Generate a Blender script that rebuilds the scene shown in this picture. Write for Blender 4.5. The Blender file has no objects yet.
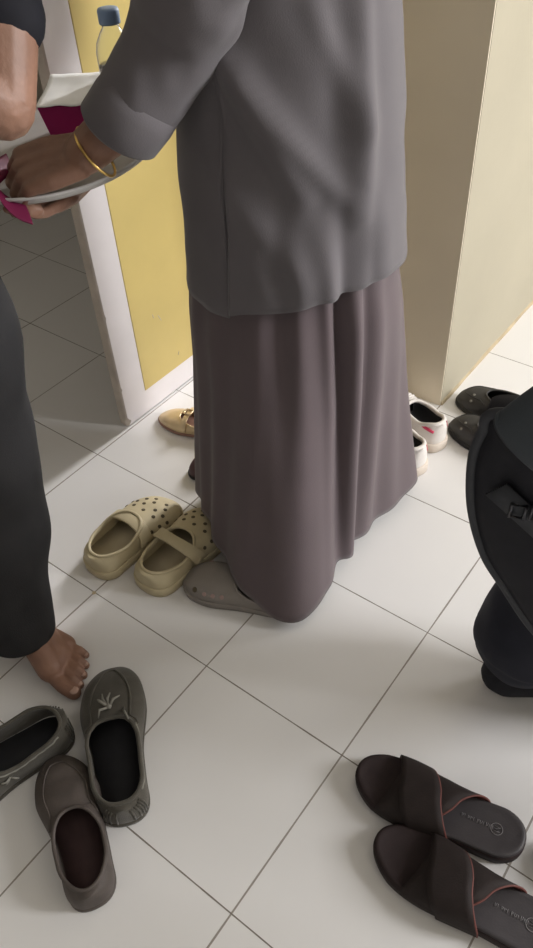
import bpy, bmesh, math, random
from mathutils import Vector, Matrix, noise
random.seed(7)
sc = bpy.context.scene
COL = sc.collection
PI = math.pi
# ------------------------------------------------------------------ camera
YAW, PITCH, ROLL = -0.6888878, 0.76763345, -0.06647353
CAM = Vector((0.6095, -0.22645, 1.25356))
fwd = Vector((math.sin(YAW)*math.cos(PITCH), math.cos(YAW)*math.cos(PITCH), -math.sin(PITCH)))
rgt0 = Vector((math.cos(YAW), -math.sin(YAW), 0)); up0 = rgt0.cross(fwd)
rgt = rgt0*math.cos(ROLL) + up0*math.sin(ROLL); upv = -rgt0*math.sin(ROLL) + up0*math.cos(ROLL)
cd = bpy.data.cameras.new('camera'); cam = bpy.data.objects.new('camera', cd); COL.objects.link(cam)
cam.matrix_world = Matrix(((rgt.x, upv.x, -fwd.x, CAM.x), (rgt.y, upv.y, -fwd.y, CAM.y), (rgt.z, upv.z, -fwd.z, CAM.z), (0, 0, 0, 1)))
cd.sensor_fit = 'HORIZONTAL'; cd.sensor_width = 36.0; cd.lens = 771.1*36.0/533.0
cd.clip_start = 0.02
sc.camera = cam
# ------------------------------------------------------------------ light
sc.view_settings.view_transform = 'Standard'; sc.view_settings.look = 'None'
sc.view_settings.exposure = 0.0; sc.view_settings.gamma = 1.0; sc.view_settings.use_curve_mapping = False
wd = bpy.data.worlds.new('world'); sc.world = wd; wd.use_nodes = True
wd.node_tree.nodes['Background'].inputs[0].default_value = (1.0, 0.95, 0.88, 1)
wd.node_tree.nodes['Background'].inputs[1].default_value = 0.355
def area(name, loc, target, sx, sy, power, color):
    l = bpy.data.lights.new(name, 'AREA'); l.shape = 'RECTANGLE'; l.size = sx; l.size_y = sy; l.energy = power; l.color = color
    o = bpy.data.objects.new(name, l); COL.objects.link(o)
    o.location = loc; d = Vector(target) - Vector(loc)
    o.rotation_euler = d.to_track_quat('-Z', 'Y').to_euler()
    return o
area('daylight_opening', (2.62, 4.28, 2.08), (0.0, 0.6, 0.2), 1.0, 1.55, 52, (0.98, 0.98, 1.0))
area('corridor_window', (3.45, 2.16, 1.95), (0.0, 0.6, 0.2), 1.0, 1.6, 160, (0.98, 0.98, 1.0))
area('added_passage_light', (-.41, 4.30, 1.9), (-.41, 0.8, 0.2), .36, 1.4, 145, (0.99, 0.98, 1.0))  # unseen light, added to brighten the door and the floor behind the skirt

# ------------------------------------------------------------------ materials
def mat(name, color, rough=0.6, var=0.12, scale=30.0, bump=0.0, bscale=200.0, metal=0.0, spec=0.5, coat=0.0, trans=0.0, sheen=0.0, ior=1.45, stretch=None):
    m = bpy.data.materials.new(name); m.use_nodes = True
    nt = m.node_tree; b = nt.nodes['Principled BSDF']
    b.inputs['Roughness'].default_value = rough; b.inputs['Metallic'].default_value = metal
    b.inputs['Specular IOR Level'].default_value = spec; b.inputs['Coat Weight'].default_value = coat
    b.inputs['Transmission Weight'].default_value = trans; b.inputs['Sheen Weight'].default_value = sheen; b.inputs['IOR'].default_value = ior
    tc = nt.nodes.new('ShaderNodeTexCoord'); mp = nt.nodes.new('ShaderNodeMapping')
    nt.links.new(tc.outputs['Object'], mp.inputs[0])
    if stretch: mp.inputs['Scale'].default_value = stretch
    n = nt.nodes.new('ShaderNodeTexNoise'); n.inputs['Scale'].default_value = scale; n.inputs['Detail'].default_value = 4
    nt.links.new(mp.outputs[0], n.inputs[0])
    r = nt.nodes.new('ShaderNodeValToRGB')
    c = Vector(color)
    r.color_ramp.elements[0].position = 0.3; r.color_ramp.elements[1].position = 0.7
    r.color_ramp.elements[0].color = (*(c*(1-var)), 1); r.color_ramp.elements[1].color = (*[min(1, x*(1+var)) for x in c], 1)
    nt.links.new(n.outputs['Fac'], r.inputs[0]); nt.links.new(r.outputs[0], b.inputs['Base Color'])
    if bump > 0:
        n2 = nt.nodes.new('ShaderNodeTexNoise'); n2.inputs['Scale'].default_value = bscale; n2.inputs['Detail'].default_value = 3
        nt.links.new(mp.outputs[0], n2.inputs[0])
        bp = nt.nodes.new('ShaderNodeBump'); bp.inputs['Strength'].default_value = bump; bp.inputs['Distance'].default_value = 0.004
        nt.links.new(n2.outputs['Fac'], bp.inputs['Height']); nt.links.new(bp.outputs[0], b.inputs['Normal'])
    return m

def tile_material():
    m = bpy.data.materials.new('white_floor_tiles'); m.use_nodes = True
    nt = m.node_tree; b = nt.nodes['Principled BSDF']; L = nt.links
    tc = nt.nodes.new('ShaderNodeTexCoord'); sep = nt.nodes.new('ShaderNodeSeparateXYZ'); L.new(tc.outputs['Object'], sep.inputs[0])
    def M(op, a, bb=None, cc=None):
        n = nt.nodes.new('ShaderNodeMath'); n.operation = op
        for i, v in enumerate((a, bb, cc)):
            if v is None: continue
            if isinstance(v, (int, float)): n.inputs[i].default_value = v
            else: L.new(v, n.inputs[i])
        return n.outputs[0]
    ds = []
    for k in ('X', 'Y'):
        ds.append(M('PINGPONG', M('ADD', sep.outputs[k], 30.0), 0.15))
    wob = nt.nodes.new('ShaderNodeTexNoise'); wob.inputs['Scale'].default_value = 14; L.new(tc.outputs['Object'], wob.inputs[0])
    w = M('MULTIPLY_ADD', wob.outputs['Fac'], 0.0016, 0.0003)
    gx = M('LESS_THAN', ds[0], M('ADD', w, 0.0004)); gy = M('LESS_THAN', ds[1], w)
    n1 = nt.nodes.new('ShaderNodeTexNoise'); n1.inputs['Scale'].default_value = 2.2; n1.inputs['Detail'].default_value = 3; L.new(tc.outputs['Object'], n1.inputs[0])
    r1 = nt.nodes.new('ShaderNodeValToRGB'); r1.color_ramp.elements[0].position = .3; r1.color_ramp.elements[1].position = .7
    r1.color_ramp.elements[0].color = (.73, .715, .70, 1); r1.color_ramp.elements[1].color = (.78, .765, .75, 1); L.new(n1.outputs['Fac'], r1.inputs[0])
    n3 = nt.nodes.new('ShaderNodeTexNoise'); n3.inputs['Scale'].default_value = 5; L.new(tc.outputs['Object'], n3.inputs[0])
    def mix(f, c1, c2):
        x = nt.nodes.new('ShaderNodeMix'); x.data_type = 'RGBA'
        L.new(f, x.inputs['Factor'])
        for s, c in ((6, c1), (7, c2)):
            if isinstance(c, tuple): x.inputs[s].default_value = c
            else: L.new(c, x.inputs[s])
        return x.outputs[2]
    ca = mix(gx, r1.outputs[0], (.30, .27, .24, 1))
    cb = mix(gy, ca, (.19, .165, .14, 1))
    L.new(cb, b.inputs['Base Color'])
    g = M('MAXIMUM', gx, gy)
    L.new(M('MULTIPLY_ADD', g, 0.5, 0.30), b.inputs['Roughness'])
    b.inputs['Specular IOR Level'].default_value = 0.35
    bp = nt.nodes.new('ShaderNodeBump'); bp.inputs['Strength'].default_value = .5; bp.inputs['Distance'].default_value = .001
    L.new(M('SUBTRACT', 1.0, g), bp.inputs['Height']); L.new(bp.outputs[0], b.inputs['Normal'])
    return m

M_ = {
 'tile': tile_material(),
 'cream': mat('cream_wall_paint', (.365, .330, .245), .55, .04, 4, .05, 60),
 'taupe': mat('taupe_wall_paint', (.72, .645, .51), .6, .04, 4, .05, 60),
 'offwhite': mat('off_white_wall_paint', (.6, .56, .48), .7, .04, 4),
 'ceil': mat('ceiling_paint', (.7, .67, .6), .8, .03, 4),
 'doorwhite': mat('white_door_paint', (.74, .70, .70), .45, .03, 9),
 'dooredge': mat('raw_door_edge', (.50, .44, .38), .7, .12, 20),
 'yellow': mat('yellow_door_paint', (.56, .435, .155), .4, .05, 7),
 'grime': mat('brown_grime', (.42, .34, .22), .8, .2, 15),
 'skin': mat('brown_skin', (.235, .125, .083), .5, .14, 28, .15, 160),
 'nail': mat('nail', (.42, .27, .21), .35, .05, 30),
 'eye': mat('dark_eye', (.03, .02, .02), .2, .05, 30),
 'hair': mat('black_hair', (.015, .013, .012), .5, .2, 60),
 'tunic': mat('grey_tunic_cloth', (.128, .117, .124), .75, .04, 9, .12, 500, spec=.25, sheen=.15),
 'skirt': mat('plum_grey_skirt_cloth', (.115, .089, .095), .75, .05, 9, .12, 500, spec=.25, sheen=.15),
 'scarf': mat('grey_scarf_cloth', (.15, .13, .14), .8, .05, 9),
 'gold': mat('gold_metal', (.75, .50, .16), .3, .05, 30, metal=1.0),
 'blackshirt': mat('black_shirt_cloth', (.014, .014, .018), .8, .1, 30, spec=.2),
 'trouser': mat('charcoal_trouser_cloth', (.027, .0265, .028), .8, .14, 14, .15, 400, spec=.25),
 'navy': mat('dark_navy_trouser_cloth', (.018, .019, .028), .8, .12, 20, .1, 400, spec=.25),
 'slate': mat('slate_shirt_cloth', (.05, .058, .066), .75, .08, 20, .1, 400, spec=.25),
 'bag': mat('black_bag_fabric', (.010, .010, .014), .65, .15, 60, .1, 600, spec=.3),
 'bagtrim': mat('grey_bag_piping', (.035, .037, .043), .55, .1, 60, spec=.35),
 'buckle': mat('dark_metal_buckle', (.10, .10, .11), .3, .1, 60, metal=.8),
 'sock': mat('black_sock', (.012, .012, .016), .9, .15, 80),
 'suede': mat('grey_suede', (.074, .067, .054), .85, .16, 45, .25, 500, spec=.2, sheen=.2),
 'brownl': mat('brown_leather', (.085, .070, .062), .6, .16, 40, .15, 400, spec=.35),
 'burg': mat('burgundy_lining', (.055, .030, .030), .8, .14, 50),
 'blacklin': mat('black_lining', (.016, .016, .019), .8, .14, 50),
 'soleblack': mat('black_rubber', (.022, .021, .02), .7, .15, 60),
 'lace': mat('grey_lace', (.22, .21, .18), .7, .12, 90),
 'slide': mat('dark_brown_slide', (.029, .0195, .0195), .65, .1, 40, .12, 400, spec=.22),
 'strap': mat('grey_brown_strap', (.028, .0212, .0198), .65, .12, 40, .15, 400, spec=.2),
 'redlin': mat('red_brown_lining', (.13, .040, .032), .65, .12, 50),
 'footbed': mat('charcoal_footbed', (.050, .044, .046), .5, .1, 40, .08, 300, spec=.4),
 'stamp': mat('pale_stamp', (.19, .18, .18), .5, .05, 60),
 'clogc': mat('cream_foam', (.53, .455, .295), .55, .05, 25, spec=.35),
 'clogci': mat('cream_foam_insole', (.42, .36, .25), .7, .06, 25),
 'hole': mat('dark_hole', (.10, .08, .05), .9, .1, 60),
 'clogg': mat('grey_foam', (.255, .23, .21), .6, .06, 25, spec=.3),
 'pinkh': mat('pinkish_plug', (.36, .25, .23), .6, .05, 60),
 'goldl': mat('gold_leather', (.72, .56, .34), .32, .1, 40, metal=.45),
 'peach': mat('peach_lining', (.38, .22, .17), .7, .1, 40),
 'maroon': mat('maroon_leather', (.075, .035, .038), .5, .1, 40),
 'sneak': mat('white_sneaker', (.70, .66, .62), .6, .06, 50, .1, 500),
 'sneaks': mat('cream_sneaker_sole', (.62, .54, .46), .6, .06, 40),
 'pink': mat('crimson_patch', (.62, .05, .12), .6, .06, 40),
 'rubber': mat('dark_grey_rubber', (.036, .034, .032), .5, .1, 40, spec=.4),
 'traym': mat('pale_grey_plastic', (.42, .40, .38), .5, .04, 20),
 'paper': mat('white_paper', (.90, .90, .89), .6, .02, 20),
 'crimson': mat('crimson_ribbon', (.13, .003, .038), .6, .06, 20),
 'magenta': mat('magenta_card', (.40, .010, .14), .6, .06, 20),
 'capb': mat('blue_grey_cap', (.22, .31, .47), .45, .06, 50),
 'pet': mat('clear_plastic', (.95, .97, .97), .16, .0, 20, trans=1.0, ior=1.2),
 'water': mat('water', (.97, .99, 1.0), .02, .0, 20, trans=1.0, ior=1.33),
}
# ------------------------------------------------------------------ helpers
def tag(o, label, cat, group=None):
    o['label'] = label; o['category'] = cat
    if group: o['group'] = group
    return o
ROOT = {}
def thing(name, label, cat, loc=(0, 0, 0), rz=0.0, group=None):
    o = bpy.data.objects.new(name, None); COL.objects.link(o); o.empty_display_size = .05
    o.location = loc; o.rotation_euler = (0, 0, rz); tag(o, label, cat, group)
    ROOT[o.name] = Matrix.Translation(loc) @ Matrix.Rotation(rz, 4, 'Z')
    return o
def link(name, me, m, parent=None, smooth=True, world=False, root=None):
    if world and (root or parent): me.transform(ROOT[(root or parent).name].inverted())
    o = bpy.data.objects.new(name, me); COL.objects.link(o)
    for x in (m if isinstance(m, (list, tuple)) else [m]): me.materials.append(x)
    if smooth:
        for p in me.polygons: p.use_smooth = True
    if parent: o.parent = parent
    return o
def from_bm(name, bm, m, parent=None, smooth=True, world=False, root=None, weld=0.0):
    if weld: bmesh.ops.remove_doubles(bm, verts=bm.verts, dist=weld)
    bmesh.ops.recalc_face_normals(bm, faces=bm.faces)
    me = bpy.data.meshes.new(name); bm.to_mesh(me); bm.free()
    return link(name, me, m, parent, smooth, world, root)
def grid_faces(bm, rows, close=False, mi=0):
    for a, b in zip(rows[:-1], rows[1:]):
        n = len(a)
        for j in range(n if close else n-1):
            k = (j+1) % n
            try:
                f = bm.faces.new((a[j], a[k], b[k], b[j])); f.material_index = mi
            except ValueError: pass
def loft(bm, rings, cap0=True, cap1=True):
    rows = [[bm.verts.new(p) for p in r] for r in rings]
    grid_faces(bm, rows, True)
    if cap0: bm.faces.new(rows[0][::-1])
    if cap1: bm.faces.new(rows[-1])
    return rows
def add_tube(bm, path, r, closed=False, n=8):
    path = [Vector(p) for p in path]; N = len(path); rings = []
    ref = None
    for i, p in enumerate(path):
        if closed: t = path[(i+1) % N] - path[i-1]
        else: t = path[min(i+1, N-1)] - path[max(i-1, 0)]
        if t.length < 1e-9: t = Vector((1, 0, 0))
        t.normalize()
        if ref is None: ref = Vector((0, 0, 1)) if abs(t.z) < .9 else Vector((1, 0, 0))
        u = (ref - t*ref.dot(t)).normalized(); v = t.cross(u); ref = u
        rr = r[i] if isinstance(r, (list, tuple)) else r
        rings.append([p + u*rr*math.cos(2*PI*k/n) + v*rr*math.sin(2*PI*k/n) for k in range(n)])
    if closed:
        rows = [[bm.verts.new(q) for q in R] for R in rings]
        # closest index match for the last seam
        a, b = rows[-1], rows[0]
        grid_faces(bm, rows, True)
        off = min(range(n), key=lambda s: sum((a[j].co-b[(j+s) % n].co).length for j in range(n)))
        for j in range(n):
            try: bm.faces.new((a[j], a[(j+1) % n], b[(j+1+off) % n], b[(j+off) % n]))
            except ValueError: pass
    else: loft(bm, rings)
def box(bm, x0, x1, y0, y1, z0, z1):
    r = bmesh.ops.create_cube(bm, size=1.0)
    for v in r['verts']: v.co = Vector(((x0+x1)/2+v.co.x*(x1-x0), (y0+y1)/2+v.co.y*(y1-y0), (z0+z1)/2+v.co.z*(z1-z0)))
    return r['verts']
def ball(bm, p, r, sub=2):
    res = bmesh.ops.create_icosphere(bm, subdivisions=sub, radius=1.0)
    rr = Vector((r, r, r)) if isinstance(r, (int, float)) else Vector(r)
    for v in res['verts']: v.co = Vector((v.co.x*rr.x, v.co.y*rr.y, v.co.z*rr.z)) + Vector(p)
def chain(bm, pts):
    for i, (p, r) in enumerate(pts):
        ball(bm, p, r)
        if i:
            a, ra = pts[i-1]; a = Vector(a); b = Vector(p)
            d = b - a
            if d.length < 1e-6: continue
            q = d.to_track_quat('Z', 'Y')
            loft(bm, [[c + q @ Vector((rad*math.cos(2*PI*k/16), rad*math.sin(2*PI*k/16), 0)) for k in range(16)] for c, rad in ((a, ra), (b, r))])
def remesh(name, bm, voxel, m, parent=None, smooth=4, world=False, root=None, fac=.5):
    bmesh.ops.recalc_face_normals(bm, faces=bm.faces)
    me = bpy.data.meshes.new(name+'_raw'); bm.to_mesh(me); bm.free()
    o = bpy.data.objects.new(name+'_raw', me); COL.objects.link(o)
    md = o.modifiers.new('r', 'REMESH'); md.mode = 'VOXEL'; md.voxel_size = voxel
    if smooth: s = o.modifiers.new('s', 'SMOOTH'); s.iterations = smooth; s.factor = fac
    dg = bpy.context.evaluated_depsgraph_get(); dg.update()
    me2 = bpy.data.meshes.new_from_object(o.evaluated_get(dg)); me2.name = name
    bpy.data.objects.remove(o); bpy.data.meshes.remove(me)
    return link(name, me2, m, parent, True, world, root)
def lerp(tab, t):
    """smooth interpolation of a table of (t, value)"""
    if t <= tab[0][0]: return tab[0][1]
    for (a, va), (b, vb) in zip(tab[:-1], tab[1:]):
        if t <= b:
            s = (t-a)/(b-a); s = s*s*(3-2*s)*.5 + s*.5
            return va + (vb-va)*s
    return tab[-1][1]
def struct(name, bm, m, smooth=False):
    o = from_bm(name, bm, m, None, smooth); o['kind'] = 'structure'; return o
def simple_box(name, m, *a):
    bm = bmesh.new(); box(bm, *a); return struct(name, bm, m)

# ------------------------------------------------------------------ setting
bm = bmesh.new(); box(bm, -3.0, 3.6, -2.4, 4.5, -.05, 0.0); struct('floor', bm, M_['tile'])
# painted end of the wall (taupe) and the wall itself, running away from us along x = 0
simple_box('wall_back', M_['taupe'], -.220, -.001, 1.222, 1.2255, 0, 3.0)
simple_box('wall_right', M_['cream'], -.22, 0.0, 1.2255, 4.4, 0, 3.0)
bm = bmesh.new(); box(bm, -3.0, -.60, 4.4, 4.5, 0, 3.0); box(bm, -.22, 2.0, 4.4, 4.5, 0, 3.0); box(bm, 3.25, 3.7, 4.4, 4.5, 0, 3.0); box(bm, 2.0, 3.25, 4.4, 4.5, 0, 1.2); box(bm, 2.0, 3.25, 4.4, 4.5, 2.92, 3.0); box(bm, -.60, -.22, 4.4, 4.5, 0, 1.1); box(bm, -.60, -.22, 4.4, 4.5, 2.7, 3.0); struct('wall_far', bm, M_['offwhite'])
# added partition, unseen: keeps the added passage light off the floor at left
simple_box('wall_added', M_['offwhite'], -.66, -.60, 1.2255, 4.4, 0, 3.0)
simple_box('wall_left', M_['offwhite'], -2.0, -1.9, -2.4, 4.4, 0, 3.0)
simple_box('ceiling', M_['ceil'], -3.0, 3.6, -.6, 4.5, 3.0, 3.05)
# right-hand side of the bright corridor; the daylight enters by the opening in the far wall
bm = bmesh.new(); box(bm, 3.6, 3.7, -2.4, 1.5, 0, 3.0); box(bm, 3.6, 3.7, 3.1, 4.4, 0, 3.0); box(bm, 3.6, 3.7, 1.5, 3.1, 0, 1.0); box(bm, 3.6, 3.7, 1.5, 3.1, 2.9, 3.0)
struct('wall_front', bm, M_['offwhite'])
# dirty line along the base of the cream wall
bm = bmesh.new(); pr = []
for i in range(60):
    y = 1.2255 + i*.045; d = .004 + .003*noise.noise(Vector((y*9, 0, 0))); h = .010 + .006*noise.noise(Vector((0, y*7, 3)))
    pr.append([Vector((0, y, 0)), Vector((d, y, 0)), Vector((d*.6, y, h*.7)), Vector((0, y, h))])
loft(bm, pr); struct('trim_1', bm, M_['grime'])
# open door leaf: white frame, raised yellow panel, raw chipped edge
def door():
    X0, X1, Y0, Y1, Z0, Z1 = -.634, -.607, .716, 1.222, .004, 2.05
    bm = bmesh.new()
    zs = [Z0, .012, .016, .022, .03, .06, .11, .115, .12, .125, .2, .31, .32, .33, .5, .8, 1.2, Z1]
    chip = {.012: .008, .016: .010, .022: .004, .115: .003, .12: .002, .32: .0025}
    rings = []
    for z in zs:
        c = chip.get(z, 0.0)
        rings.append([Vector((X0, Y0, z)), Vector((X1-.004-c*.6, Y0, z)), Vector((X1, Y0+.003+c, z)), Vector((X1, Y1, z)), Vector((X0, Y1, z))])
    loft(bm, rings)
    d = struct('door_1', bm, [M_['doorwhite'], M_['dooredge']])
    for p in d.data.polygons:
        if p.normal.y < -.3 or p.normal.x < -.5: p.material_index = 1
    bm = bmesh.new()
    vs = box(bm, X1-.002, X1+.0015, .792, Y1-.06, .068, 1.93)
    bmesh.ops.bevel(bm, geom=list(bm.edges), offset=.001, segments=2, affect='EDGES')
    from_bm('door_panel', bm, M_['yellow'], d, False)
    # scuffs on the yellow paint
    bm = bmesh.new()
    for (y, z, a, l) in ((.925, .105, 1.1, .010), (.88, .235, 2.0, .02), (.86, .25, 1.8, .012), (.835, .82, .4, .006)):
        dy, dz = math.cos(a)*l/2, math.sin(a)*l/2
        add_tube(bm, [(X1+.0016, y-dy, z-dz), (X1+.0018, y, z+.001), (X1+.0016, y+dy, z+dz)], .0008, n=6)
    from_bm('scuff_mark', bm, M_['dooredge'], d)
    # lever handle near the free edge, above the frame of the photo
    bm = bmesh.new()
    add_tube(bm, [(X1-.002, .755, 1.0), (X1+.045, .755, 1.0), (X1+.05, .765, 1.0), (X1+.05, .86, 1.0)], .009, n=10)
    ball(bm, (X1+.003, .755, 1.0), (.006, .026, .026))
    from_bm('door_handle', bm, M_['buckle'], d)
door()
# small chip in the tile corner
bm = bmesh.new(); loft(bm, [[Vector((-.30+math.cos(a)*r*(1+.3*math.sin(3*a)), .298+math.sin(a)*r, z)) for a in [2*PI*k/12 for k in range(12)]] for r, z in ((.0045, .0), (.0042, .0006))])
struct('trim_2', bm, M_['grime'])

# ------------------------------------------------------------------ shoes
def pw(x, e): return math.copysign(abs(x)**e, x)
class Shoe:
    """low shoe: x from heel (0) to toe (L), y to the left, z up"""
    def __init__(s, L, W, H, t0, t1, ow, zs=.012, n=2.6, bend=.0, toe=.30, toen=2.3, prof=None, om=2.4, wallin=.0, oshift=0.0):
        s.L, s.W, s.H, s.t0, s.t1, s.ow, s.zs, s.n, s.bend, s.toe, s.toen, s.om = L, W, H, t0, t1, ow, zs, n, bend, toe, toen, om
        s.prof = prof or [(0, .74), (.2, .72), (.4, .76), (.68, 1.0), (.85, .98), (1, .92)]
    def endf(s, t):
        a = 1.0
        if t < .16: a *= max(0, 1-(1-t/.16)**2.4)**(1/2.4)
        if t > 1-s.toe: a *= max(0, 1-(1-(1-t)/s.toe)**s.toen)**(1/s.toen)
        return a
    def w(s, t): return s.W/2*lerp(s.prof, t)*s.endf(t)
    def yc(s, t): return s.bend*(math.sin(PI*min(1, t*1.05)) - .9*t)
    def h(s, t):
        h = lerp(s.H, t)
        if t > 1-s.toe*.6: h = s.zs + (h-s.zs)*max(0.0, 1-(1-(1-t)/(s.toe*.6))**2.2)**.5
        return h
    def yo(s, t):
        if t <= s.t0 or t >= s.t1: return 0.0
        q = (t-s.t0)/(s.t1-s.t0)
        sh = max(0, 1-abs(2*q-1)**s.om)**(1/s.om)
        return min(s.w(t)*.93, s.ow*lerp([(0, .86), (.5, 1.0), (1, 1.0)], q)*sh)
    def amax(s, t):
        w = s.w(t); y = s.yo(t)
        if w < 1e-5 or y <= 0: return PI/2
        return math.acos(min(1, (y/w)**(s.n/2)))
    def P(s, t, side, a, out=0.0):
        """point on the upper, a from 0 (sole) to amax"""
        w = s.w(t); am = s.amax(t); hh = s.h(t)
        H = s.zs + (hh-s.zs)/max(.25, math.sin(am)**(2/s.n))
        y = (w+out)*pw(math.cos(a), 2/s.n); z = s.zs + (H+out-s.zs)*pw(math.sin(a), 2/s.n)
        bul = 1.0 + .05*math.sin(min(PI, 2*a))
        return Vector((t*s.L, s.yc(t)+side*y*bul, z))
    def ts(s, n=44):
        base = [.5-.5*math.cos(PI*i/n) for i in range(n+1)]
        return sorted(set([round(x, 5) for x in base] + [s.t0, s.t1, s.t0+.004, s.t0+.015, s.t1-.004, s.t1-.015]))
    def upper(s, name, m, parent, thick=.003, na=12, rim=None, rimr=.0028, rimname='collar'):
        bm = bmesh.new(); T = s.ts()
        for side in (1, -1):
            rows = [[bm.verts.new(s.P(t, side, s.amax(t)*j/na)) for j in range(na+1)] for t in T]
            grid_faces(bm, rows)
        bmesh.ops.remove_doubles(bm, verts=bm.verts, dist=.0004)
        bmesh.ops.dissolve_degenerate(bm, edges=bm.edges, dist=.0001)
        o = from_bm(name, bm, m, parent)
        md = o.modifiers.new('thickness', 'SOLIDIFY'); md.thickness = thick; md.offset = -1
        sb = o.modifiers.new('sub', 'SUBSURF'); sb.levels = sb.render_levels = 1
        if rim:
            loop = [s.P(t, 1, s.amax(t)) for t in T if s.t0 <= t <= s.t1]
            loop += [s.P(t, -1, s.amax(t)) for t in reversed(T) if s.t0 < t < s.t1]
            bm = bmesh.new(); add_tube(bm, loop, rimr, True, 8)
            from_bm(rimname, bm, rim, parent)
        return o
    def plan(s, grow=0.0, n=36):
        T = [.5-.5*math.cos(PI*i/n) for i in range(n+1)]
        L = [Vector((t*s.L+grow*(2*t-1), s.yc(t)+s.w(t)+grow*s.endf(t)**.5, 0)) for t in T]
        R = [Vector((t*s.L+grow*(2*t-1), s.yc(t)-s.w(t)-grow*s.endf(t)**.5, 0)) for t in reversed(T[1:-1])]
        return L + R
    def sole(s, m, parent, z1=None, grow=.002, name='sole', z0=0.0005):
        z1 = z1 or s.zs+.002
        bm = bmesh.new()
        loft(bm, [[p+Vector((0, 0, z)) for p in s.plan(g)] for z, g in ((z0, grow-.003), (z0+.002, grow), (z1-.002, grow), (z1, grow-.002))])
        return from_bm(name, bm, m, parent)
    def insole(s, m, parent, z=.014, name='insole'):
        bm = bmesh.new()
        loft(bm, [[p+Vector((0, 0, zz)) for p in s.plan(-.005)] for zz in (z-.003, z)])
        return from_bm(name, bm, m, parent)
    def line(s, pts, m, parent, r, name, out=.0005, closed=False):
        bm = bmesh.new(); add_tube(bm, [s.P(t, sd, a*s.amax(t), out) for t, sd, a in pts], r, closed, 6)
        return from_bm(name, bm, m, parent)
    def dots(s, pts, r, m, parent, name, group=True):
        for t, sd, a in pts:
            p = s.P(t, sd, a*s.amax(t)); px = s.P(t+.01, sd, a*s.amax(t)); pa = s.P(t, sd, a*s.amax(t)*.97+.001)
            nrm = (px-p).cross(pa-p).normalized()
            if nrm.z < 0: nrm = -nrm
            q = nrm.to_track_quat('Z', 'Y'); bm = bmesh.new()
            loft(bm, [[p + q @ Vector((rr*math.cos(2*PI*k/12), rr*math.sin(2*PI*k/12), z)) for k in range(12)] for rr, z in ((r, -.001), (r, .0006), (r*.8, .0011))])
            from_bm(name, bm, m, parent)
    def band(s, m, parent, t, width, top, name='strap', thick=.004, out=.003, lean=0.0, zb=.03, n=24):
        bm = bmesh.new(); rows = []
        w = s.w(t)+out
        for k in range(n+1):
            a = PI*k/n; y = w*pw(math.cos(a), .8); z = zb + (top-zb)*math.sin(a)**.8; x = t*s.L + lean*math.sin(a)
            nr = Vector((0, math.cos(a), math.sin(a)))
            wd = width*(1+.25*abs(math.cos(a)))
            c = Vector((x, s.yc(t)+y, z))
            rows.append([bm.verts.new(c+Vector((-wd/2, 0, 0))), bm.verts.new(c+Vector((-wd/2, 0, 0))+nr*thick), bm.verts.new(c+Vector((wd/2, 0, 0))+nr*thick), bm.verts.new(c+Vector((wd/2, 0, 0)))])
        grid_faces(bm, rows, True); bm.faces.new(rows[0]); bm.faces.new(rows[-1][::-1])
        o = from_bm(name, bm, m, parent)
        b = o.modifiers.new('b', 'BEVEL'); b.width = .0012; b.segments = 2
        return o
def place(heel, deg): return dict(loc=(heel[0], heel[1], 0.0), rz=math.radians(deg))

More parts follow.
